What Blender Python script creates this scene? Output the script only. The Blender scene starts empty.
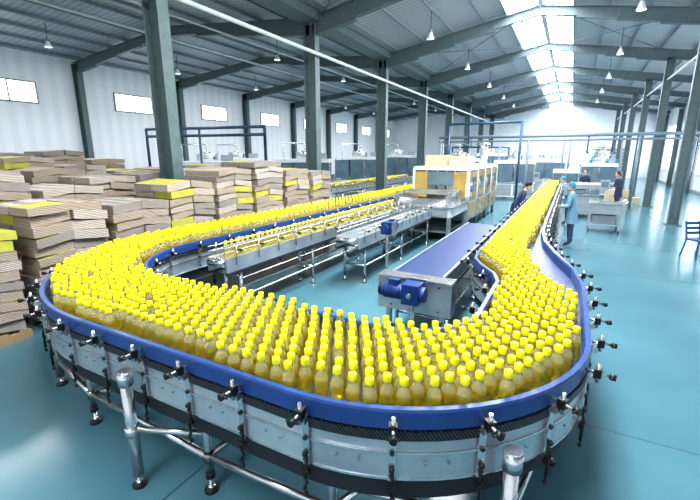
import bpy, math, random
from mathutils import Vector, Matrix
random.seed(7)
scene=bpy.context.scene
V=Vector
# ------------------------------------------------------------ materials
def mat(name,col,rough=.5,metal=0,col2=None,scale=6,bump=0,bscale=40,emit=0,trans=0,coat=0,alpha=1,wave=None,ior=1.45):
    m=bpy.data.materials.new(name); m.use_nodes=True
    nt=m.node_tree; b=nt.nodes['Principled BSDF']
    b.inputs['Roughness'].default_value=rough; b.inputs['Metallic'].default_value=metal
    b.inputs['IOR'].default_value=ior
    if trans: b.inputs['Transmission Weight'].default_value=trans
    if coat: b.inputs['Coat Weight'].default_value=coat
    if alpha<1: b.inputs['Alpha'].default_value=alpha
    tc=nt.nodes.new('ShaderNodeTexCoord')
    if col2 is None: col2=tuple(c*.88 for c in col)
    if wave:
        t=nt.nodes.new('ShaderNodeTexWave'); t.bands_direction=wave[0]; t.inputs['Scale'].default_value=wave[1]; t.inputs['Distortion'].default_value=wave[2]
        nt.links.new(tc.outputs['Object'],t.inputs['Vector']); fac=t.outputs['Fac']
    else:
        t=nt.nodes.new('ShaderNodeTexNoise'); t.inputs['Scale'].default_value=scale; t.inputs['Detail'].default_value=3
        nt.links.new(tc.outputs['Object'],t.inputs['Vector']); fac=t.outputs['Fac']
    r=nt.nodes.new('ShaderNodeValToRGB')
    r.color_ramp.elements[0].position=.3; r.color_ramp.elements[0].color=(*col2,1)
    r.color_ramp.elements[1].position=.7; r.color_ramp.elements[1].color=(*col,1)
    nt.links.new(fac,r.inputs[0]); nt.links.new(r.outputs[0],b.inputs['Base Color'])
    if emit:
        nt.links.new(r.outputs[0],b.inputs['Emission Color']); b.inputs['Emission Strength'].default_value=emit
    if bump:
        if wave: h=fac
        else:
            n=nt.nodes.new('ShaderNodeTexNoise'); n.inputs['Scale'].default_value=bscale
            nt.links.new(tc.outputs['Object'],n.inputs['Vector']); h=n.outputs['Fac']
        bp=nt.nodes.new('ShaderNodeBump'); bp.inputs['Strength'].default_value=bump; bp.inputs['Distance'].default_value=.01
        nt.links.new(h,bp.inputs['Height']); nt.links.new(bp.outputs[0],b.inputs['Normal'])
    return m
M_steel=mat('stainless_steel',(.66,.67,.68),.25,.9,(.47,.49,.51),3,.05,60)
M_panel=mat('brushed_panel',(.56,.59,.62),.34,.7,(.36,.39,.43),2.2,.04,80)
M_steeld=mat('dull_steel',(.26,.30,.33),.45,.6)
M_black=mat('black_plastic',(.010,.011,.013),.4)
M_dark=mat('dark_rubber',(.022,.024,.032),.6)
M_blue=mat('blue_guide_plastic',(.022,.068,.235),.32,0,(.016,.048,.18),5)
M_belt=mat('blue_modular_belt',(.017,.048,.17),.4,0,(.008,.024,.09),wave=('Y',14,0),bump=.4)
M_bluem=mat('blue_motor_paint',(.012,.045,.19),.35)
M_chain=mat('chain_black',(.05,.055,.07),.4,.3,(.008,.008,.01),wave=('DIAGONAL',22,0),bump=.5)
M_cap=mat('yellow_cap',(.90,.82,.010),.3,0,(.84,.74,.008),8)
M_oil=mat('oil_bottle_body',(.92,.80,.12),.05,0,(.80,.66,.06),18,trans=.72,coat=.6,ior=1.25)
M_neck=mat('clear_neck',(.97,.96,.70),.05,0,(.93,.92,.55),20,trans=.8,ior=1.25)
M_col=mat('teal_steel_paint',(.115,.165,.172),.45,0,(.09,.13,.138))
M_raft=mat('rafter_paint',(.12,.165,.178),.5)
M_purl=mat('galvanised_purlin',(.24,.28,.31),.5)
M_roof=mat('ribbed_roof_sheet',(.38,.42,.45),.5,0,(.29,.325,.355),wave=('Y',1.3,0),bump=.3)
M_wall=mat('white_wall_panel',(.84,.87,.90),.6,0,(.78,.82,.86),.6)
M_wallr=mat('wall_sheet',(.82,.85,.88),.6,0,(.76,.80,.84),wave=('Y',.5,0))
M_sky=mat('skylight_panel',(.97,.985,1),.5,0,(.92,.96,1),1.5,emit=14)
M_win=mat('window_pane',(.94,.97,1),.3,0,(.88,.95,1),.8,emit=4)
M_card=[mat('cardboard_a',(.47,.385,.31),.8,0,(.25,.20,.16),wave=('Z',14,1.5),bump=.6),
        mat('cardboard_b',(.38,.33,.30),.8,0,(.21,.185,.17),wave=('Z',18,1.5),bump=.6),
        mat('cardboard_c',(.53,.465,.41),.8,0,(.33,.28,.24),wave=('Z',12,2),bump=.6)]
M_cyel=mat('printed_yellow_card',(.50,.46,.06),.7,0,(.34,.34,.07),9)
M_wood=mat('pallet_wood',(.32,.22,.12),.8)
M_tan=mat('amber_guard_panel',(.48,.33,.10),.25,0,(.34,.23,.06),3,coat=.4)
M_tan2=mat('beige_box',(.56,.46,.30),.6)
M_white=mat('white_enamel',(.70,.74,.76),.35)
M_grey=mat('grey_enamel',(.28,.32,.35),.4)
M_glass=mat('guard_window',(.13,.20,.25),.08,0,(.09,.14,.18),2,coat=.6)
M_teal=mat('teal_enamel',(.05,.26,.29),.4)
M_green=mat('blue_plastic',(.01,.10,.22),.4)
M_pipe=mat('white_pipe',(.66,.72,.76),.4)
M_pipeg=mat('grey_pipe',(.17,.23,.28),.4)
M_pipeb=mat('dark_blue_pipe',(.03,.075,.14),.4)
M_lampi=mat('lamp_glow',(1,1,.96),.5,emit=3)
M_red=mat('red_button',(.6,.02,.02),.4)
M_joint=mat('floor_joint_sealant',(.035,.10,.13),.5)

# ------------------------------------------------------------ mesh builder
class MB:
    def __init__(s): s.v=[];s.f=[];s.m=[];s.sm=[];s.mats=[]
    def mi(s,m):
        if m not in s.mats: s.mats.append(m)
        return s.mats.index(m)
    def face(s,idx,m,sm=False): s.f.append(idx);s.m.append(s.mi(m));s.sm.append(sm)
    def box(s,c,sz,m,rz=0,R=None):
        o=len(s.v); c=V(c)
        R=R or Matrix.Rotation(rz,3,'Z')
        for dx in(-.5,.5):
            for dy in(-.5,.5):
                for dz in(-.5,.5): s.v.append(c+R@V((dx*sz[0],dy*sz[1],dz*sz[2])))
        for q in((0,1,3,2),(4,6,7,5),(0,4,5,1),(2,3,7,6),(0,2,6,4),(1,5,7,3)): s.face([o+i for i in q],m)
    def bb(s,x0,x1,y0,y1,z0,z1,m): s.box(((x0+x1)/2,(y0+y1)/2,(z0+z1)/2),(x1-x0,y1-y0,z1-z0),m)
    def obox(s,p1,p2,w,h,m,up=(0,0,1)):
        p1=V(p1);p2=V(p2);d=(p2-p1);L=d.length
        if L<1e-6:return
        d.normalize();up=V(up)
        sd=d.cross(up)
        if sd.length<1e-4: sd=d.cross(V((0,1,0)))
        sd.normalize();u=sd.cross(d)
        R=Matrix((sd,d,u)).transposed()
        s.box((p1+p2)/2,(w,L,h),m,R=R)
    def cyl(s,p1,p2,r,m,n=12,r2=None,caps=True):
        p1=V(p1);p2=V(p2);d=(p2-p1).normalized()
        a=d.cross(V((0,0,1)))
        if a.length<1e-3:a=V((1,0,0))
        a.normalize();b=d.cross(a);r2=r if r2 is None else r2
        o=len(s.v)
        for p,rr in((p1,r),(p2,r2)):
            for i in range(n):
                t=2*math.pi*i/n; s.v.append(p+a*math.cos(t)*rr+b*math.sin(t)*rr)
        for i in range(n):
            j=(i+1)%n; s.face([o+i,o+j,o+n+j,o+n+i],m,True)
        if caps: s.face([o+i for i in range(n)][::-1],m); s.face([o+n+i for i in range(n)],m)
    def lathe(s,c,prof,n=16):
        c=V(c);rings=[]
        for r,z,m in prof:
            if r<1e-5: rings.append([len(s.v)]); s.v.append(c+V((0,0,z)))
            else:
                rings.append(list(range(len(s.v),len(s.v)+n)))
                for i in range(n):
                    t=2*math.pi*i/n; s.v.append(c+V((r*math.cos(t),r*math.sin(t),z)))
        for k in range(len(prof)-1):
            A,B=rings[k],rings[k+1];m=prof[k+1][2]
            for i in range(n):
                j=(i+1)%n
                if len(A)==1 and len(B)==1: continue
                if len(A)==1: s.face([A[0],B[j],B[i]],m,True)
                elif len(B)==1: s.face([A[i],A[j],B[0]],m,True)
                else: s.face([A[i],A[j],B[j],B[i]],m,True)
    def ball(s,c,r,m,seg=12,ring=8,sc=(1,1,1)):
        o=len(s.v);c=V(c)
        for k in range(1,ring):
            th=math.pi*k/ring
            for i in range(seg):
                t=2*math.pi*i/seg
                s.v.append(c+V((r*sc[0]*math.sin(th)*math.cos(t),r*sc[1]*math.sin(th)*math.sin(t),r*sc[2]*math.cos(th))))
        T=len(s.v);s.v.append(c+V((0,0,r*sc[2])));B=len(s.v);s.v.append(c-V((0,0,r*sc[2])))
        for k in range(ring-2):
            for i in range(seg):
                j=(i+1)%seg; s.face([o+k*seg+i,o+(k+1)*seg+i,o+(k+1)*seg+j,o+k*seg+j],m,True)
        for i in range(seg):
            j=(i+1)%seg; s.face([T,o+i,o+j],m,True); s.face([B,o+(ring-2)*seg+j,o+(ring-2)*seg+i],m,True)
    def tube(s,pts,r,m,n=8):
        for a,b in zip(pts[:-1],pts[1:]): s.cyl(a,b,r,m,n)
        for p in pts[1:-1]: s.ball(p,r,m,n,6)
    def sweep(s,path,prof,m,closed=True,cap=True):
        N=len(path);o=len(s.v);k=len(prof)
        for i,(p,nn) in enumerate(zip(path,normals(path))):
            for d,z in prof: s.v.append(V((p[0]+nn[0]*d,p[1]+nn[1]*d,z)))
        rng=range(k) if closed else range(k-1)
        for i in range(N-1):
            for j in rng:
                j2=(j+1)%k; s.face([o+i*k+j,o+i*k+j2,o+(i+1)*k+j2,o+(i+1)*k+j],m)
        if closed and cap:
            s.face([o+j for j in range(k)],m); s.face([o+(N-1)*k+j for j in range(k)][::-1],m)
    def build(s,name,parent=None,bevel=0,loc=None):
        me=bpy.data.meshes.new(name)
        me.from_pydata([tuple(v) for v in s.v],[],s.f)
        for m in s.mats: me.materials.append(m)
        me.polygons.foreach_set('material_index',s.m); me.polygons.foreach_set('use_smooth',s.sm)
        me.update()
        import bmesh
        bm=bmesh.new();bm.from_mesh(me);bmesh.ops.recalc_face_normals(bm,faces=bm.faces);bm.to_mesh(me);bm.free()
        ob=bpy.data.objects.new(name,me); scene.collection.objects.link(ob)
        if parent: ob.parent=parent
        if loc: ob.location=loc
        if bevel:
            b=ob.modifiers.new('bevel','BEVEL');b.width=bevel;b.segments=2;b.limit_method='ANGLE'
        return ob
def normals(path):
    out=[]
    for i in range(len(path)):
        a=path[max(0,i-1)];b=path[min(len(path)-1,i+1)]
        t=V((b[0]-a[0],b[1]-a[1])).normalized()
        out.append((t.y,-t.x))
    return out
def empty(name,loc=(0,0,0)):
    e=bpy.data.objects.new(name,None);e.location=loc;scene.collection.objects.link(e);e.empty_display_size=.2;return e

# ------------------------------------------------------------ building shell
YN,YF=-6,54.4; XL,XM,XR=-22.4,-8.2,7.6; RX,RZ=-1.7,8.2
def rz(x):
    if x<XM:
        return 7.1+.7*(1-abs(x+15.3)/7.1)
    return RZ-.169*abs(x-RX)
b=MB();b.bb(XL-.3,XR+.3,YN,YF+.3,-.2,0,
  mat('epoxy_floor',(.090,.205,.250),.2,0,(.060,.150,.190),.45,bump=.03,bscale=3)); b.build('floor')
b=MB()
for x in(-20.2,-14.2,-8.9,-2.4,3.1): b.bb(x-.008,x+.008,YN,YF-.1,.0005,.002,M_joint)
for k in range(10): b.bb(XL+.1,XR-.1,-2+6*k-.008,-2+6*k+.008,.0005,.002,M_joint)
b.build('floor_joints')  # expansion joint strips laid just above the floor
b=MB();b.bb(XL-.25,XL,YN,YF,0,7.2,M_wallr);b.build('wall_left')
b=MB();b.bb(XR,XR+.25,YN,YF,0,6.75,M_wallr);b.build('wall_right')
b=MB()
xs=[XL,-15.3,XM,RX,XR]
for y in(YF,YF+.25):
    for x in xs: b.v.append(V((x,y,0)))
    for x in xs: b.v.append(V((x,y,rz(x))))
for i in range(4):
    b.face([i,i+1,i+6,i+5],M_wall); b.face([10+i,10+i+1,10+i+6,10+i+5],M_wall)
b.build('wall_back')
b=MB()
def slab(x0,x1,m):
    o=len(b.v)
    for x in(x0,x1):
        for y in(YN,YF+.3):
            for dz in(0,.08): b.v.append(V((x,y,rz(x)+dz)))
    for q in((0,1,3,2),(4,6,7,5),(0,4,5,1),(2,3,7,6),(0,2,6,4),(1,5,7,3)): b.face([o+i for i in q],m)
slab(XL,-15.3,M_roof);slab(-15.3,XM,M_roof)
SL0,SL1,SR0,SR1=-2.85,-1.8,-1.6,-.6
slab(XM,SL0,M_roof);slab(SL1,RX,M_roof);slab(RX,SR0,M_roof);slab(SR1,XR,M_roof)
b.build('ceiling')
b=MB();slab(SL0,SL1,M_sky);slab(SR0,SR1,M_sky)
b.build('skylight')
b=MB()
for x in [XL+.6+1.25*i for i in range(11)]+[XM+.7+1.25*i for i in range(5)]+[SL0-.05,SR1+.05]+[SR1+1.2+1.25*i for i in range(6)]:
    b.obox((x,YN,rz(x)-.06),(x,YF,rz(x)-.06),.05,.10,M_purl)
b.build('roof_purlins')
ys=[6.4+6*k for k in range(-2,8)]
def ibeam(b,p1,p2,depth,fw,m,up=(0,0,1)):
    p1=V(p1);p2=V(p2);d=(p2-p1).normalized();upv=V(up)
    sd=d.cross(upv).normalized();u=sd.cross(d)
    b.obox(p1,p2,.02,depth,m,up)
    for s in(-1,1): b.obox(p1+u*s*depth/2,p2+u*s*depth/2,fw,.03,m,up)
for y in ys:
    b=MB();ibeam(b,(XM,y,0),(XM,y,6.75),.44,.28,M_col,up=(1,0,0))
    b.box((XM,y,.015),(.6,.5,.03),M_col);b.build('steel_column')
    b=MB();ibeam(b,(XL+.24,y,0),(XL+.24,y,6.9),.4,.26,M_col,up=(1,0,0));b.build('steel_column')
    if y>0:
        b=MB();ibeam(b,(3.5,y,0),(3.5,y,rz(3.5)-.5),.30,.20,M_col,up=(1,0,0)); b.box((3.5,y,.015),(.5,.4,.03),M_col);b.build('steel_column')
        b=MB();ibeam(b,(XR-.26,y,0),(XR-.26,y,rz(XR)-.5),.30,.20,M_col,up=(1,0,0)); b.build('steel_column')
b=MB()
def rafter(y,x0,x1,d0,d1):
    n=4
    for i in range(n):
        xa=x0+(x1-x0)*i/n; xb=x0+(x1-x0)*(i+1)/n
        da=d0+(d1-d0)*(i+.5)/n
        ibeam(b,(xa,y,rz(xa+ (1e-4 if x1>x0 else -1e-4))-.16-da/2),(xb,y,rz(xb-(1e-4 if x1>x0 else -1e-4))-.16-da/2),da,.2,M_raft)
for y in ys:
    rafter(y,XL+.1,-15.3,.5,.28);rafter(y,XM-.05,-15.3,.55,.28)
    rafter(y,XM+.05,RX,.6,.28);rafter(y,3.5,RX,.5,.28);rafter(y,3.5,XR-.05,.4,.3)
for y in ys[2:-1:2]:
    for xa,xb in((XM+.5,RX-.4),(RX+.4,3.2)):
        b.cyl((xa,y,rz(xa)-.22),(xb,y+6,rz(xb)-.22),.015,M_raft,6);b.cyl((xb,y,rz(xb)-.22),(xa,y+6,rz(xa)-.22),.015,M_raft,6)
b.build('roof_rafters')
b=MB()
b.bb(XM-.35,XM+.35,YN,YF,6.8,7.0,M_raft)
b.bb(XM-.37,XM-.33,YN,YF,6.8,7.1,M_raft);b.bb(XM+.33,XM+.37,YN,YF,6.8,7.1,M_raft)
b.build('valley_gutter')
b=MB()
for x,z,r in((XM+.32,5.8,.06),(-15.3,7.2,.05),(3.5,5.9,.04),(-11.5,6.75,.035)):
    b.cyl((x,YN,z),(x,YF,z),r,M_pipe,8)
b.build('roof_conduits')
wi=1
for y in [3.4+6*k for k in range(0,9)]:
    b=MB();b.bb(XL+.01,XL+.05,y-1.1,y+1.1,4.9,5.75,M_win)
    for zz in(4.87,5.78): b.bb(XL+.005,XL+.08,y-1.15,y+1.15,zz-.03,zz+.03,M_grey)
    for yy in(y-1.12,y,y+1.12): b.bb(XL+.005,XL+.08,yy-.03,yy+.03,4.87,5.78,M_grey)
    b.build('window_%d'%wi);wi+=1
for y in [9.4+6*k for k in range(0,8)]:
    b=MB();b.bb(XR-.05,XR-.01,y-2.4,y+2.4,1.2,5.0,M_win)
    for zz in(1.2,3.1,5.0): b.bb(XR-.1,XR-.005,y-2.4,y+2.4,zz-.04,zz+.04,M_white)
    for k in range(5): yy=y-2.4+1.2*k; b.bb(XR-.1,XR-.005,yy-.03,yy+.03,1.2,5,M_white)
    b.build('window_%d'%wi);wi+=1
b=MB();YD=YF-.01;b.bb(2.2,5.0,YD-.08,YD,0,3.2,M_grey)
for x in(2.15,5.05): b.bb(x-.08,x+.08,YD-.12,YD,0,3.3,M_white)
b.bb(2.1,5.1,YD-.12,YD,3.2,3.35,M_white)
for i in range(8): b.bb(2.25,4.95,YD-.1,YD-.07,.2+.38*i,.24+.38*i,M_white)
b.build('door_1')
b=MB()
b.bb(XL,XL+.03,YN,YF,0,.15,M_grey);b.build('baseboard_left')
b=MB();b.bb(XR-.03,XR,YN,YF,0,.15,M_grey);b.build('baseboard_right')
def lamp(x,y):
    b=MB();z=6.6;t=rz(x)
    b.cyl((0,0,.32),(0,0,t-z-.03),.012,M_dark,6)
    b.lathe((0,0,0),[(0,.32,M_grey),(.05,.32,M_grey),(.055,.22,M_grey),(.08,.15,M_white),(.13,.02,M_white),(.14,0,M_white),(.125,.01,M_white),(0,.03,M_lampi)],16)
    b.build('pendant_lamp',loc=(x,y,z))
for y in (9.4,15.4,21.4,27.4,33.4,39.4):
    for x in(-18.5,-12,-5,1.3): lamp(x,y)

# ------------------------------------------------------------ bottle conveyor
ZB=1.08
def loop(xl,xr,yf,rl,rr,ytl,ytr):
    P=[]
    for i in range(24): P.append((xl,ytl+(yf+rl-ytl)*i/24))
    for i in range(24): a=math.pi+math.pi/2*i/24; P.append((xl+rl+rl*math.cos(a),yf+rl+rl*math.sin(a)))
    for i in range(12): P.append((xl+rl+(xr-rr-xl-rl)*i/12,yf))
    for i in range(20): a=1.5*math.pi+math.pi/2*i/20; P.append((xr-rr+rr*math.cos(a),yf+rr+rr*math.sin(a)))
    for i in range(6): P.append((xr,yf+rr+(ytr-yf-rr)*i/5))
    return P
YE=17
def outer(d=0):
    return loop(-5.83+d,.22-d,1.65+d,2.4-d,1.5-d,YE,4.5)+[(.14-d,5.2),(-.08-d,6.0),(-.25-d,6.8),(-.33-d,7.6),(-.35-d,9),(-.35-d,22)]
def inner(d=0):
    return loop(-5.0-d,-.52+d,2.65-d,1.4+d,.65+d,YE,4.3)+[(-.60+d,4.6),(-.79+d,4.9),(-.93+d,5.2),(-.97+d,5.6),(-.98+d,9),(-.98+d,22)]
conv=empty('bottle_conveyor')
O=outer();I=inner()
b=MB()
for P in range(len(O)-1):
    o=len(b.v)
    b.v+= [V((*O[P],ZB)),V((*O[P+1],ZB)),V((*I[P+1],ZB)),V((*I[P],ZB)),V((*O[P],ZB-.05)),V((*O[P+1],ZB-.05)),V((*I[P+1],ZB-.05)),V((*I[P],ZB-.05))]
    b.face([o,o+1,o+2,o+3],M_belt);b.face([o+4,o+7,o+6,o+5],M_dark)
    b.face([o,o+4,o+5,o+1],M_belt);b.face([o+3,o+2,o+6,o+7],M_belt)
b.build('belt',conv)
def side(path,sgn,name):
    b=MB();s=sgn
    b.sweep(path,[(s*.0,ZB),(s*.0,ZB+.105),(s*.012,ZB+.125),(s*.045,ZB+.125),(s*.05,ZB+.11),(s*.05,ZB+.01),(s*.03,ZB)],M_blue)
    b.sweep(path,[(s*.0,ZB-.055),(s*.0,ZB-.002),(s*.058,ZB-.002),(s*.058,ZB-.055)],M_chain)
    b.sweep(path,[(s*.01,.77),(s*.01,ZB-.05),(s*.045,ZB-.05),(s*.045,.77)],M_panel)
    b.sweep(path,[(s*.0,.77),(s*.05,.782),(s*.05,.77)],M_steel)
    b.sweep(path,[(s*-.12,.61),(s*-.10,.77),(s*.015,.77),(s*.0,.61)],M_dark)
    b.sweep(path,[(s*.046,ZB-.14),(s*.046,ZB-.13),(s*.056,ZB-.13),(s*.056,ZB-.14)],M_steel)
    b.build(name,conv)
side(O,1,'side_outer');side(I,-1,'side_inner')
def stations(path,step,start=.2):
    N=normals(path);out=[];acc=0;nxt=start
    for i in range(len(path)-1):
        a=V(path[i]);c=V(path[i+1]);L=(c-a).length
        while nxt<=acc+L:
            t=(nxt-acc)/L; n=V(N[i]).lerp(V(N[i+1]),t).normalized()
            out.append((a.lerp(c,t),n)); nxt+=step
        acc+=L
    return out
def brackets(path,sgn,step,name,start=.2,wires=True):
    b=MB();h=ZB-1.12
    for k,(p,n) in enumerate(stations(path,step,start)):
        n=n*sgn;t=V((-n.y,n.x))
        def W(d,z,s=0): return V((p.x+n.x*d+t.x*s,p.y+n.y*d+t.y*s,z+h))
        ang=math.atan2(n.y,n.x)
        b.box(W(.062,.97),(.012,.04,.30),M_steel,rz=ang)
        for z in(.86,1.0): b.cyl(W(.066,z),W(.08,z),.014,M_dark,8)
        for s in(-.18,.18): b.cyl(W(.044,.93,s),W(.056,.93,s),.009,M_steeld,8)
        b.box(W(.085,1.13),(.045,.04,.045),M_steel,rz=ang)
        b.cyl(W(.04,1.185),W(.20,1.185),.009,M_steel,8)
        b.box(W(.12,1.185),(.045,.045,.055),M_black,rz=ang)
        b.cyl(W(.12,1.12),W(.12,1.25),.011,M_steel,8)
        b.cyl(W(.185,1.185),W(.22,1.185),.020,M_black,10)
        b.obox(W(.085,1.13),W(.12,1.165),.02,.02,M_black)
        b.cyl(W(.2,1.185,-.035),W(.2,1.185,.035),.007,M_black,8)
        if wires:
            b.cyl(W(.075,.88),W(.075,.66),.006,M_black,6)
            b.tube([W(.075,.86),W(.085,.80,.02),W(.085,.76,-.018),W(.085,.72,.018),W(.085,.67,-.012),W(.085,.63,0)],.006,M_black,6)
            b.ball(W(.08,.90),.018,M_black,8,6);b.ball(W(.08,.63),.016,M_black,8,6)
            b.box(W(.07,.78),(.02,.05,.03),M_black,rz=ang)
    b.build(name,conv)
brackets(O,1,.47,'guide_brackets_outer')
brackets(I,-1,.6,'guide_brackets_inner',wires=False)
b=MB()
def foot(x,y):
    b.lathe((x,y,0),[(0,0,M_black),(.055,0,M_black),(.055,.02,M_black),(.03,.045,M_black),(.014,.05,M_steel),(.014,.14,M_steel),(0,.14,M_steel)],12)
def leg(x,y,r=.028,top=.80):
    foot(x,y); b.cyl((x,y,.12),(x,y,top),r,M_steel,14); b.cyl((x,y,.12),(x,y,.17),r*1.25,M_black,14)
def bigleg(x,y,top=.95):
    foot(x,y); b.cyl((x,y,.1),(x,y,top),.04,M_steel,18); b.cyl((x,y,top-.08),(x,y,top+.02),.052,M_steel,18); b.cyl((x,y,top+.02),(x,y,top+.035),.045,M_steel,18)
    b.cyl((x,y,.45),(x,y,.53),.052,M_steel,18)
bigleg(-2.68,1.52);bigleg(-.10,2.0);bigleg(-4.75,2.0,.9)
for x,y in((-3.75,1.8),(-3.3,2.5),(-2.15,1.75),(-2.15,2.5),(-1.1,1.8),(-.75,2.75),(.1,3.3),(-.45,3.3),(-5.2,2.7),(-4.3,2.95),(-.45,4.2),(.1,4.4)): leg(x,y)
for y in (5.2,7.2,9.2,11.2,13.2,15.2,16.8): leg(-5.75,y);leg(-5.08,y);b.cyl((-5.75,y,.35),(-5.08,y,.35),.022,M_steel,10)
for y in (6,8,10.5,13,15.5,18,20.5,21.8): leg(-.9,y);leg(-.42,y);b.cyl((-.9,y,.35),(-.42,y,.35),.022,M_steel,10)
for a,c in(((-3.75,1.8),(-2.15,1.75)),((-2.15,1.75),(-1.1,1.8)),((-3.3,2.5),(-2.15,2.5)),((-3.75,1.8),(-3.3,2.5)),((-2.15,1.75),(-2.15,2.5)),((-1.1,1.8),(-.75,2.75)),((.1,3.3),(-.45,3.3)),((-5.2,2.7),(-4.3,2.95)),((-3.75,1.8),(-4.75,2.0)),((-4.75,2.0),(-5.2,2.7))):
    b.cyl((*a,.30),(*c,.30),.027,M_steel,12)
    for q in(a,c): b.cyl((*q,.26),(*q,.34),.036,M_steel,12)
for a,c in(((-2.68,1.52),(-2.15,1.75)),((-.10,2.0),(-1.1,1.8)),((-.10,2.0),(.1,3.3))): b.cyl((*a,.5),(*c,.5),.024,M_steel,12)
b.cyl((-5.75,5.2,.3),(-5.75,16.8,.3),.022,M_steel,10);b.cyl((-.9,6,.3),(-.9,21.8,.3),.022,M_steel,10)
b.cyl((-5.08,5.2,.3),(-5.08,16.8,.3),.022,M_steel,10)
for x in(-3.2,-2.68,-2.15,-1.3): b.obox((x,1.68,.81),(x,2.62,.81),.05,.05,M_steel)
for y in range(5,17,2): b.obox((-5.8,y,.81),(-5.03,y,.81),.05,.05,M_steel)
b.build('legs',conv)
# ---- bottles
bt=MB();r=.042
bt.lathe((0,0,0),[(0,.001,M_oil),(.036,0,M_oil),(r,.012,M_oil),(r,.05,M_oil),(.039,.057,M_oil),(.039,.062,M_oil),(r,.069,M_oil),(.037,.085,M_oil),(.037,.09,M_oil),(r,.10,M_oil),(r,.135,M_oil),(.036,.158,M_neck),(.024,.182,M_neck),(.019,.194,M_neck),(.023,.197,M_neck),(.0245,.2,M_cap),(.0255,.204,M_cap),(.0245,.234,M_cap),(.021,.24,M_cap),(0,.241,M_cap)],14)
def inpoly(x,y,P):
    c=False;j=len(P)-1
    for i in range(len(P)):
        if (P[i][1]>y)!=(P[j][1]>y) and x<(P[j][0]-P[i][0])*(y-P[i][1])/(P[j][1]-P[i][1])+P[i][0]: c=not c
        j=i
    return c
oa=loop(-5.83+.05,.22-.05,1.65+.05,2.35,1.45,YE,3.9)+[(.06,4.1),(-.13,4.45),(-.28,5.0),(-.38,5.6),(-.42,6.2),(-.42,22)]
ia=loop(-5.0-.05,-.52+.05,2.65-.05,1.45,.7,YE,4.3)+[(-.55,4.6),(-.74,4.9),(-.88,5.2),(-.92,5.6),(-.92,22)]
poly=oa+ia[::-1]
pts=[];pit=.105;row=0;y=1.6
while y<22:
    x=-5.9+(pit/2 if row%2 else 0)
    while x<.4:
        ph=.03*math.sin(x*2.1+y*1.7);px=x+ph+random.uniform(-.009,.009);py=y+.02*math.sin(x*3.3)+random.uniform(-.009,.009)
        if inpoly(px,py,poly) and random.random()>.012: pts.append((px,py,ZB))
        x+=pit
    y+=pit*.866;row+=1
y=4.3
while y<11: pts.append((-4.46,y,1.0));y+=.12
y=14.2
while y<25: pts.append((-9.47,y,1.05));pts.append((-9.35,y+.04,1.05));y+=.1
print('bottles',len(pts))
me=bpy.data.meshes.new('oil_bottles');me.from_pydata(pts,[],[])
bo=bpy.data.objects.new('oil_bottles',me);scene.collection.objects.link(bo);bo.instance_type='VERTS'
bt.build('bottle',bo)

# ------------------------------------------------------------ straight conveyors
def straight(name,x0,x1,y0,y1,z,belt=M_belt,rail=True,panel=.2,step=2.0,post=.5,tall=0):
    b=MB()
    b.bb(x0,x1,y0,y1,z-.04,z,belt)
    for x,s in((x0,-1),(x1,1)):
        b.bb(min(x,x+s*.035),max(x,x+s*.035),y0,y1,z-panel,z+.02,M_panel)
        b.bb(min(x,x+s*.045),max(x,x+s*.045),y0,y1,z-panel-.04,z-panel,M_dark)
        if rail:
            for dz in(.1,.17): b.cyl((x,y0,z+dz),(x,y1,z+dz),.01,M_steel,8)
        yy=y0+.2
        while yy<y1:
            if rail:
                b.cyl((x+s*.05,yy,z-.1),(x+s*.05,yy,z+.2+tall),.012,M_steel,8); b.cyl((x,yy,z+.13),(x+s*.13,yy,z+.13),.01,M_black,8)
                b.cyl((x+s*.12,yy,z+.13),(x+s*.15,yy,z+.13),.025,M_black,8)
            yy+=post
    for yy in (y0,y1): b.cyl((x0,yy,z-.06),(x1,yy,z-.06),.055,M_steel,14)
    yy=y0+.3
    while yy<=y1:
        for x in(x0,x1):
            b.cyl((x,yy,.1),(x,yy,z-panel),.027,M_steel,10)
            b.lathe((x,yy,0),[(0,0,M_black),(.05,0,M_black),(.05,.02,M_black),(.014,.05,M_steel),(.014,.12,M_steel),(0,.12,M_steel)],10)
        b.cyl((x0,yy,.35),(x1,yy,.35),.02,M_steel,8)
        yy+=step
    for x in (x0,x1): b.cyl((x,y0+.3,.35),(x,yy-step,.35),.018,M_steel,8)
    return b.build(name)
straight('return_conveyor',-4.62,-4.3,4.1,11.1,1.0,belt=M_steel)
straight('accumulation_conveyor',-1.95,-1.3,4.7,9.5,.95,rail=False)
straight('outfeed_conveyor',-3.85,-3.4,6.6,11.1,.95,belt=M_steeld)
b=MB();b.bb(-1.98,-1.05,4.42,4.62,.62,1.02,M_panel);b.bb(-1.98,-1.05,4.40,4.64,1.02,1.05,M_steel)
b.bb(-1.9,-1.84,4.5,4.56,0,.62,M_steel);b.bb(-1.2,-1.14,4.5,4.56,0,.62,M_steel)
for x in(-1.8,-1.5,-1.2): b.cyl((x,4.42,.98),(x,4.41,.98),.012,M_dark,8);b.cyl((x,4.42,.68),(x,4.41,.68),.012,M_dark,8)
b.build('conveyor_end_cover')
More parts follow.
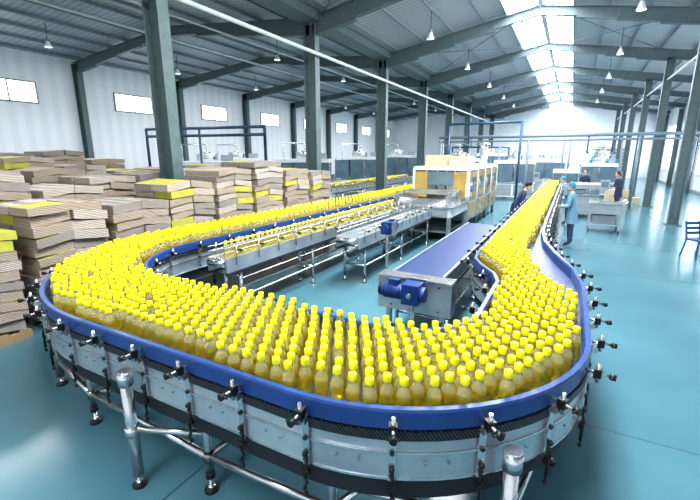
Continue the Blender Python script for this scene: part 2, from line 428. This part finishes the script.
def motor(name,x,y,z,rz=0,floorpost=True):
    b=MB()
    b.box((0,0,0),(.2,.2,.24),M_bluem)
    b.cyl((0,-.1,0),(0,-.16,0),.09,M_bluem,16)
    b.cyl((0,.1,0),(0,.36,0),.085,M_bluem,18)
    for i in range(8):
        b.cyl((0,.13+i*.028,0),(0,.14+i*.028,0),.097,M_bluem,18)
    b.cyl((0,.36,0),(0,.40,0),.08,M_black,16)
    b.box((0,.22,.11),(.1,.12,.07),M_bluem)
    b.cyl((-.14,0,0),(.14,0,0),.03,M_steel,12)
    b.box((.15,0,0),(.02,.24,.28),M_steel)
    if floorpost:
        b.cyl((0,0,-.12),(0,0,-z+.02),.03,M_steel,12);b.cyl((0,0,-z),(0,0,-z+.02),.08,M_steel,12)
    ob=b.build(name,bevel=.008,loc=(x,y,z));ob.rotation_euler=(0,0,rz)
motor('gear_motor',-1.45,4.19,.95,math.pi/2)
motor('gear_motor',-3.05,7.2,1.1,0)
# ------------------------------------------------------------ packaging machine
b=MB()
x0,x1=-4.75,-2.85
b.bb(x0,x1,12.3,14.4,.75,1.0,M_white);b.bb(x0-.03,x1+.03,12.25,14.4,1.0,1.05,M_steel)
for x in(x0+.08,x1-.08):
    for y in(12.4,14.3,16.2,18.1,19.9): b.bb(x-.05,x+.05,y-.05,y+.05,.06,.8,M_steel);b.cyl((x,y,0),(x,y,.07),.06,M_black,10)
b.bb(x0,x1,14.4,20,.35,1.0,M_grey)
b.bb(x0+.15,x1-.15,12.5,19.8,.25,.3,M_steeld)
b.bb(x0,x1,14.4,20,1.0,1.05,M_steel);b.bb(x0,x1,14.4,20,2.0,2.12,M_white)
for y in(14.4,15.8,17.2,18.6,20): 
    for x in(x0+.03,x1-.03): b.bb(x-.04,x+.04,y-.04,y+.04,1.0,2.05,M_white)
for i in range(4):
    ya=14.5+1.4*i
    b.bb(x1-.03,x1,ya,ya+1.2,1.08,1.96,M_tan);b.bb(x1,x1+.015,ya+.25,ya+.95,1.3,1.78,M_glass)
    b.bb(x1-.02,x1+.01,ya,ya+1.2,.4,.95,M_tan)
    b.cyl((x1+.03,ya+.1,1.35),(x1+.03,ya+.1,1.65),.012,M_steel,8)
    b.bb(x0,x0+.02,ya,ya+1.2,1.08,1.96,M_tan)
b.bb(x0+.05,x0+.5,14.37,14.42,1.1,1.95,M_tan);b.bb(x1-.5,x1-.05,14.37,14.42,1.1,1.95,M_tan);b.bb(x0+.5,x1-.5,14.37,14.41,1.5,1.95,M_glass)
b.bb(x0+.2,x0+.9,15,16,2.12,2.5,M_tan2);b.bb(x0+1.0,x0+1.6,15.2,16.4,2.12,2.45,M_tan2);b.bb(x0+.3,x0+1.2,17,18.5,2.12,2.4,M_white)
b.cyl((x0+1.5,18.8,2.12),(x0+1.5,18.8,2.9),.16,M_steel,16);b.cyl((x0+1.5,18.8,2.9),(x0+1.5,18.8,3.0),.22,M_steel,16)
b.bb(x0+.15,x0+.22,12.6,14.3,1.05,1.35,M_steel);b.bb(x1-.25,x1-.18,12.6,14.3,1.05,1.35,M_steel)
for y in(12.6,13.2,13.8): b.obox((x0+.1,y,1.4),(x1-.1,y,1.4),.05,.05,M_steel)
for y in(12.6,13.8): 
    for x in(x0+.12,x1-.12): b.bb(x-.025,x+.025,y-.025,y+.025,1.05,1.42,M_steel)
for i in range(6): b.cyl((x0+.3,12.4+i*.3,1.06),(x1-.3,12.4+i*.3,1.06),.03,M_steel,10)
b.bb(x0+.1,x1-.1,12.28,12.3,.78,.97,M_grey)
b.bb(x1-.02,x1+.12,14.0,14.35,1.2,1.6,M_white);b.bb(x1+.12,x1+.13,14.05,14.3,1.35,1.55,M_glass);b.cyl((x1+.12,14.1,1.27),(x1+.14,14.1,1.27),.025,M_red,10)
b.build('shrink_wrapping_machine',bevel=.01,loc=(0,-1,0))
# ------------------------------------------------------------ generic machines
def machine(name,x,y,w,d,h,body=M_white,acc=M_glass,rz_=0,top=True):
    b=MB()
    for sx in(-1,1):
        for sy in(-1,1):
            b.cyl((sx*(w/2-.1),sy*(d/2-.1),0),(sx*(w/2-.1),sy*(d/2-.1),.16),.05,M_black,10)
            b.bb(sx*(w/2-.05)-.04,sx*(w/2-.05)+.04,sy*(d/2-.05)-.04,sy*(d/2-.05)+.04,.9,h-.1,M_steel)
    b.bb(-w/2,w/2,-d/2,d/2,.15,.9,body)
    b.bb(-w/2-.04,w/2+.04,-d/2-.04,d/2+.04,.9,.96,M_steel)
    b.bb(-w/2,w/2,-d/2,d/2,h-.18,h,body)
    n=max(2,int(w/.8))
    for i in range(n):
        xa=-w/2+w*i/n+.05;xb=xa+w/n-.1
        b.bb(xa,xb,-d/2+.0,-d/2+.02,1.0,h-.22,acc);b.bb(xa,xb,d/2-.02,d/2,1.0,h-.22,acc)
        b.bb(xa,xb,-d/2-.015,-d/2+.005,.22,.84,M_grey);b.cyl((xb-.08,-d/2-.03,.5),(xb-.08,-d/2-.03,.62),.012,M_steel,8)
    for i in range(8):
        t=i*math.pi/4;R=min(w,d)*.3
        b.cyl((R*math.cos(t),R*math.sin(t),.96),(R*math.cos(t),R*math.sin(t),h-.18),.04,M_steel,10)
    b.cyl((0,0,.96),(0,0,h-.18),min(w,d)*.2,M_steel,20)
    if top:
        b.cyl((0,0,h),(0,0,h+.35),min(w,d)*.25,M_steel,20);b.cyl((0,0,h+.35),(0,0,h+.45),min(w,d)*.1,M_steel,16)
        b.bb(w*.25,w*.42,-.2,.2,h,h+.3,M_grey)
        b.tube([V((0,0,h+.45)),V((0,0,h+.8)),V((-w*.4,0,h+.8)),V((-w*.4,0,h))],.035,M_steel,8)
    b.box((w/2+.1,-d/2-.05,1.35),(.3,.12,.4),M_grey);b.box((w/2+.1,-d/2-.12,1.4),(.22,.02,.2),M_glass)
    b.bb(w/2-.02,w/2+.1,-d/2-.05,-d/2,1.2,1.5,M_steel)
    ob=b.build(name,bevel=.01,loc=(x,y,0));ob.rotation_euler=(0,0,rz_);return ob
machine('filling_machine',-16.0,14.6,3.0,1.9,2.2,rz_=.5)
machine('filling_machine',-12.6,18.2,2.8,1.8,2.3,rz_=.5)
machine('filling_machine',-18.2,19,3,2,2.3,rz_=.5)
machine('capping_machine',-6.0,25.0,2.4,1.8,2.3,rz_=.2)
machine('capping_machine',-12.5,24.5,3.0,2,2.4,rz_=.3)
machine('filling_machine',-12.2,30.5,3.2,2,2.5,rz_=.3)
machine('labelling_machine',-2.9,25.5,2.2,1.6,2.2,rz_=.1)
machine('labelling_machine',-1.6,31,2.4,1.8,2.2,rz_=.1)
machine('carton_sealer',1.9,33,1.6,1.6,2.2,body=M_teal)
machine('carton_sealer',-.2,26,1.3,1.3,1.7,body=M_white,top=False)
machine('carton_sealer',2.2,38.5,1.6,1.6,2.4,body=M_teal)
machine('filling_machine',1.5,29.2,1.9,1.5,2.0,rz_=0)
machine('carton_sealer',.65,19.4,1.0,1.4,1.35,body=M_grey,top=False)
machine('capping_machine',-5.6,31,2.6,1.8,2.6,rz_=.2)
machine('filling_machine',-6.3,37,3,2,2.6,rz_=.2)
straight('bottle_feed_conveyor',-9.6,-9.2,14.0,25.2,1.05)
for i in range(3):
    b=MB();b.bb(-.45,.45,-.3,.3,.08,2.0,M_grey);b.bb(-.42,.42,-.27,.27,0,.08,M_dark)
    for s in(-1,1): b.bb(s*.22-.2,s*.22+.2,-.315,-.3,.12,1.95,M_white);b.cyl((s*.05,-.33,.95),(s*.05,-.33,1.15),.012,M_steel,8)
    b.bb(-.15,.1,-.325,-.315,1.5,1.65,M_glass)
    b.build('electrical_cabinet',bevel=.008,loc=(-.2+1.0*i,44,0))
# ------------------------------------------------------------ pipe gantries
b=MB()
for z,rr in((3.42,.08),(3.2,.045)): b.cyl((-6.6,22.6,z),(7.0,22.6,z),rr,M_pipeg,10)
for x in(-6.5,-2.0,2.6,7.0): b.cyl((x,22.6,0),(x,22.6,3.45),.06,M_pipeg,10);b.cyl((x,22.6,0),(x,22.6,.03),.12,M_pipeg,12)
for x in(.6,1.6): b.tube([V((x,22.6,3.42)),V((x,22.6,2.6)),V((x,20.9,2.6))],.035,M_pipeb,8)
b.build('pipe_gantry')
b=MB()
for z in(3.6,3.3):
    b.tube([V((-16.8,12.0,0 if z>3.5 else 2)),V((-16.8,12.0,z)),V((-10.9,13.0,z)),V((-10.9,13.0,0 if z>3.5 else 1.5))],.06,M_pipeb,10)
b.cyl((-14,12.47,0),(-14,12.47,3.6),.05,M_pipeb,10)
b.build('pipe_gantry')
b=MB()
b.tube([V((-5.6,20.9,0)),V((-5.6,20.9,4.0)),V((-2.2,20.9,4.0)),V((-2.2,20.9,0))],.06,M_pipeb,10)
b.tube([V((-4.6,20.9,4.0)),V((-4.6,20.9,3.0)),V((-4.6,19.6,3.0))],.035,M_pipeb,8)
b.build('cable_gantry')
b=MB()
b.tube([V((-7.2,28,0)),V((-7.2,28,3.0)),V((-3.6,28,3.0)),V((-3.6,28,0))],.06,M_pipeb,10)
b.tube([V((-6,28,3.0)),V((-6,28,3.7)),V((-.5,28,3.7)),V((-.5,28,0))],.05,M_pipeg,10)
b.build('cable_gantry')
b=MB()
b.tube([V((-.2,34.5,0)),V((-.2,34.5,3.6)),V((7.0,34.5,3.6)),V((7.0,34.5,0))],.07,M_pipeg,10)
b.cyl((3.0,34.5,0),(3.0,34.5,3.6),.05,M_pipeg,10)
b.build('pipe_gantry')
# ------------------------------------------------------------ cardboard stacks
def stack(x,y,h,rot=0):
    b=MB()
    W,D=1.05,1.04
    for i in range(5): b.bb(-W/2,W/2,-D/2+i*.225,-D/2+i*.225+.1,.11,.14,M_wood)
    for xx in(-W/2,-.05,W/2-.1): b.bb(xx,xx+.1,-D/2,D/2,0,.11,M_wood)
    z=.14;k2=0
    while z<h:
        t=random.uniform(.125,.15);m=random.choice(M_card);k2+=1
        lay=random.uniform(-.04,.04)
        for hy in(-1,1):
            for hx in(-1,1):
                cx=hx*W/4+random.uniform(-.03,.03);cy=hy*D/4+lay;a=random.uniform(-.045,.045)
                w=W/2-.01;d=D/2-.01
                R=Matrix.Rotation(a,3,'Z');o=len(b.v)
                sl=random.uniform(.04,.08)*hy*-1*(1 if k2%2 else .6)
                for yy,dz in((-d/2,-sl/2),(d/2,sl/2)):
                    for xx in(-w/2,w/2):
                        for zz in(0,t-.010): b.v.append(V((cx,cy,z+.03))+R@V((xx,yy,max(zz+dz,-.03))))
                mm=random.choice((m,m,random.choice(M_card)))
                top=M_cyel if random.random()<.3 else mm
                sd=M_cyel if random.random()<.08 else mm
                b.face([o,o+4,o+6,o+2],mm);b.face([o+1,o+3,o+7,o+5],top)
                b.face([o,o+1,o+5,o+4],sd);b.face([o+2,o+6,o+7,o+3],sd)
                b.face([o,o+2,o+3,o+1],sd);b.face([o+4,o+5,o+7,o+6],sd)
        z+=t
    ob=b.build('cardboard_stack',loc=(x,y,0));ob.rotation_euler=(0,0,rot)
hs=[1.55,1.7,1.6,1.95,2.15,2.2,2.05,1.9]
for j in range(8):
    y=2.0+j*1.18
    if j==0: stack(-6.95,1.95,1.5)
    else: stack(-6.95-(.0 if j<3 else .1),y,hs[j],random.uniform(-.03,.03))
for j in range(8):
    y=1.6+j*1.18
    stack(-8.3 if j not in(3,4,5) else -9.05,y,random.uniform(1.8,2.15),random.uniform(-.03,.03))
for j in range(8):
    stack(-10.4,2.4+j*1.2,random.uniform(1.9,2.25),random.uniform(-.03,.03))
for j in range(6):
    stack(-11.7,2.4+j*1.25,random.uniform(1.9,2.35),random.uniform(-.03,.03))
for j in range(5):
    stack(-13.1,2.6+j*1.25,random.uniform(2.1,2.5),random.uniform(-.03,.03))
# ------------------------------------------------------------ carts, boxes, chair
b=MB()
for sx in(-1,1):
    for sy in(-1,1):
        b.bb(sx*.42-.025,sx*.42+.025,sy*.36-.025,sy*.36+.025,.14,1.02,M_steel)
        b.cyl((sx*.42-.02,sy*.36,.07),(sx*.42+.02,sy*.36,.07),.07,M_black,14);b.box((sx*.42,sy*.36,.12),(.06,.06,.05),M_steel)
b.bb(-.46,.46,-.4,.4,.62,.95,M_grey);b.bb(-.48,.48,-.42,.42,.95,.98,M_steel);b.bb(-.44,.44,-.38,.38,.25,.29,M_steel);b.bb(-.35,.3,-.3,.3,.29,.58,M_steeld)
b.tube([V((.46,-.36,.95)),V((.58,-.36,1.05)),V((.58,.36,1.05)),V((.46,.36,.95))],.015,M_steel,8)
b.build('steel_trolley',bevel=.006,loc=(1.15,15.7,0))
b=MB()
for i,(x,y,z) in enumerate(((0,0,0),(.55,.05,0),(1.1,0,0),(.02,.02,.36),(.58,.02,.36))):
    b.bb(x-.24,x+.24,y-.2,y+.2,z,z+.35,M_tan2);b.bb(x-.03,x+.03,y-.202,y+.202,z-.0,z+.352,M_card[2])
b.build('cardboard_boxes',bevel=.006,loc=(2.0,25.5,0))
b=MB()
for sx in(-1,1):
    b.obox((sx*.22,-.2,0),(sx*.19,-.16,.45),.035,.035,M_green);b.obox((sx*.22,.24,0),(sx*.19,.17,.45),.035,.035,M_green);b.obox((sx*.19,.17,.45),(sx*.19,.27,.9),.035,.035,M_green)
b.bb(-.22,.22,-.2,.2,.44,.48,M_green)
for z in(.6,.72,.84): b.obox((-.19,.19+(z-.45)*.2,z),(.19,.19+(z-.45)*.2,z),.02,.07,M_green)
ob=b.build('plastic_chair',bevel=.006,loc=(3.0,12.6,0));ob.rotation_euler=(0,0,.6)

# ------------------------------------------------------------ people
def worker(loc,rot,coat,trous,hairc,cap=None,bend=0,arm=1,scale=1):
    M_skin=mat('skin',(.62,.40,.28),.5);M_h=mat('hair',hairc,.6);M_shoe=M_black
    e=empty('worker',loc);e.rotation_euler=(0,0,rot);e.scale=(scale,)*3
    vs=[];es=[];rs=[];roots=[]
    def add(p,r,par=None):
        vs.append(p);rs.append(r if isinstance(r,tuple) else (r,r))
        if par is None: roots.append(len(vs)-1)
        else: es.append((par,len(vs)-1))
        return len(vs)-1
    pel=add((0,0,.96),(.155,.12));sp=add((0,0,1.12),(.14,.11),pel);ch=add((0,0,1.32),(.17,.12),sp)
    nb=add((0,.01,1.46),(.075,.075),ch);add((0,-.005,1.56),(.052,.052),nb)
    wr=[]
    for s in(-1,1):
        hp=add((s*.09,0,.86),.1,pel);kn=add((s*.10,-.01 ,.50),.066,hp);an=add((s*.105,.02,.10),.046,kn);add((s*.115,-.13,.045),.04,an)
        sh=add((s*.175,0,1.40),.068,ch);el=add((s*.25,-.04,1.13),.048,sh)
        w=(s*.19,-.27,1.10+.05*arm);wi_=add(w,.03,el)
        pa=(s*.175,-.33,1.11+.05*arm);p=add(pa,(.04,.02),wi_);wr.append((s,V(w),V(pa)))
    for s,w,pa in wr:
        for k,L in enumerate((.07,.08,.075,.06)):
            a=add((pa.x+(k-1.5)*.02,pa.y+.0,pa.z),.0095)
            c=add((pa.x+(k-1.5)*.022,pa.y-L*.6,pa.z-.005),.009,a);add((pa.x+(k-1.5)*.022,pa.y-L*.95,pa.z-.03),.008,c)
        a=add((w.x-s*.015,w.y-.02,w.z),.011);c=add((w.x-s*.05,w.y-.05,w.z-.005),.010,a);add((w.x-s*.055,w.y-.085,w.z-.015),.009,c)
    me=bpy.data.meshes.new('body');me.from_pydata(vs,es,[])
    ob=bpy.data.objects.new('body',me);scene.collection.objects.link(ob)
    sk=ob.modifiers.new('skin','SKIN');sk.use_smooth_shade=True
    lay=me.skin_vertices[0].data
    for i,r in enumerate(rs): lay[i].radius=r;lay[i].use_root=i in roots
    ss=ob.modifiers.new('ss','SUBSURF');ss.levels=2;ss.render_levels=2
    bpy.context.view_layer.update()
    dg=bpy.context.evaluated_depsgraph_get();nm=bpy.data.meshes.new_from_object(ob.evaluated_get(dg))
    ob.modifiers.clear();ob.data=nm;nm.materials.clear()
    for m in(coat,trous,M_skin,M_shoe): nm.materials.append(m)
    for p in nm.polygons:
        c=p.center;i=0
        if c.z<.1:i=3
        elif c.z<.70:i=1
        elif c.z>1.49 and abs(c.x)<.09:i=2
        elif c.y<-.255 and c.z>1.0:i=2
        p.material_index=i;p.use_smooth=True
    def bendf(v):
        if v.z<.9:return v
        t=min(1,(v.z-.9)/.25)*bend
        q=Matrix.Rotation(t,3,'X')@(v-V((0,0,.95)));return q+V((0,0,.95))
    for v in nm.vertices: v.co=bendf(v.co)
    ob.parent=e
    b=MB()
    n=20;prof=((.165,1.02),(.175,.9),(.185,.78),(.195,.66))
    for rr,z in prof:
        for i in range(n):
            t=2*math.pi*i/n;b.v.append(V((rr*math.cos(t)*1.08,rr*.78*math.sin(t),z)))
    for k in range(3):
        for i in range(n): b.face([k*n+i,k*n+(i+1)%n,(k+1)*n+(i+1)%n,(k+1)*n+i],coat,True)
    b.build('coat_skirt',e)
    b=MB();hc=V((0,-.02,1.665))
    b.ball(hc,.1,M_skin,24,16,(.78,.95,1.18))
    b.ball(hc+V((0,-.035,-.07)),.055,M_skin,14,10,(.95,.9,.8))
    b.ball(hc+V((0,-.1,-.015)),.018,M_skin,8,6,(.7,1,1.5))
    for s in(-1,1):
        b.ball(hc+V((s*.03,-.083,.005)),.013,M_white,8,6,(1.2,.6,.7));b.ball(hc+V((s*.03,-.09,.005)),.006,M_black,8,6)
        b.ball(hc+V((s*.079,.005,-.01)),.022,M_skin,8,6,(.35,.8,1.3))
        b.box(hc+V((s*.03,-.088,.03)),(.03,.008,.006),M_h)
    b.ball(hc+V((0,-.085,-.06)),.02,mat('lips',(.5,.2,.17),.5),8,6,(1.1,.4,.3))
    b.ball(hc+V((0,.018,.025)),.105,cap or M_h,22,14,(.83,.93,1.06))
    if cap: b.box(hc+V((0,-.1,.075)),(.12,.07,.012),cap)
    for i in range(len(b.v)): b.v[i]=bendf(b.v[i])
    b.build('head',e)
coatA=mat('pale_blue_coat',(.15,.29,.40),.7);coatN=mat('navy_uniform',(.02,.035,.08),.7);trA=mat('blue_trousers',(.03,.06,.13),.8)
capb=mat('blue_cap',(.05,.20,.36),.6)
worker((.18,12.6,0),-math.pi/2-.2,coatA,trA,(.01,.01,.01),cap=capb,bend=.12)
worker((-1.38,13.4,0),math.pi/2+.3,coatN,coatN,(.01,.01,.01),bend=.45)
worker((.75,24.5,0),-.4,coatN,coatN,(.01,.01,.01),bend=.1)
worker((.05,16.6,0),-math.pi/2,coatA,trA,(.01,.01,.01),cap=capb,bend=.3)
worker((2.0,21.6,0),-1.2,coatN,trA,(.01,.01,.01),bend=.15)

# ------------------------------------------------------------ light
w=bpy.data.worlds.new('World');scene.world=w;w.use_nodes=True
bg=w.node_tree.nodes['Background'];bg.inputs[0].default_value=(.88,.94,1,1);bg.inputs[1].default_value=1.25
def area(name,loc,rot,sx,sy,e,col=(1,1,1)):
    l=bpy.data.lights.new(name,'AREA');l.shape='RECTANGLE';l.size=sx;l.size_y=sy;l.energy=e;l.color=col
    o=bpy.data.objects.new(name,l);o.location=loc;o.rotation_euler=rot;scene.collection.objects.link(o);return o
for i,y in enumerate((6,18,30,42)):
    area('fill_light',(-1.7,y,7.75),(0,0,0),1.6,9,900,(.98,.99,1))  # added area light boosting the skylight's daylight, not a fixture
    area('fill_light',(-15.3,y,7.0),(0,0,0),1.2,9,620,(.98,.99,1))  # added fill to brighten the left aisle, no real fixture there
# ------------------------------------------------------------ camera
cd=bpy.data.cameras.new('Camera');cd.sensor_width=36;cd.lens=36*400/700;cd.clip_end=200
co=bpy.data.objects.new('Camera',cd);scene.collection.objects.link(co)
co.location=(0,0,2.5);co.rotation_euler=(math.radians(90-13.36),0,math.radians(28.4))
scene.camera=co
scene.view_settings.view_transform='Standard'
try: scene.view_settings.look='Medium High Contrast'
except Exception as ex: print(ex)
scene.view_settings.exposure=0
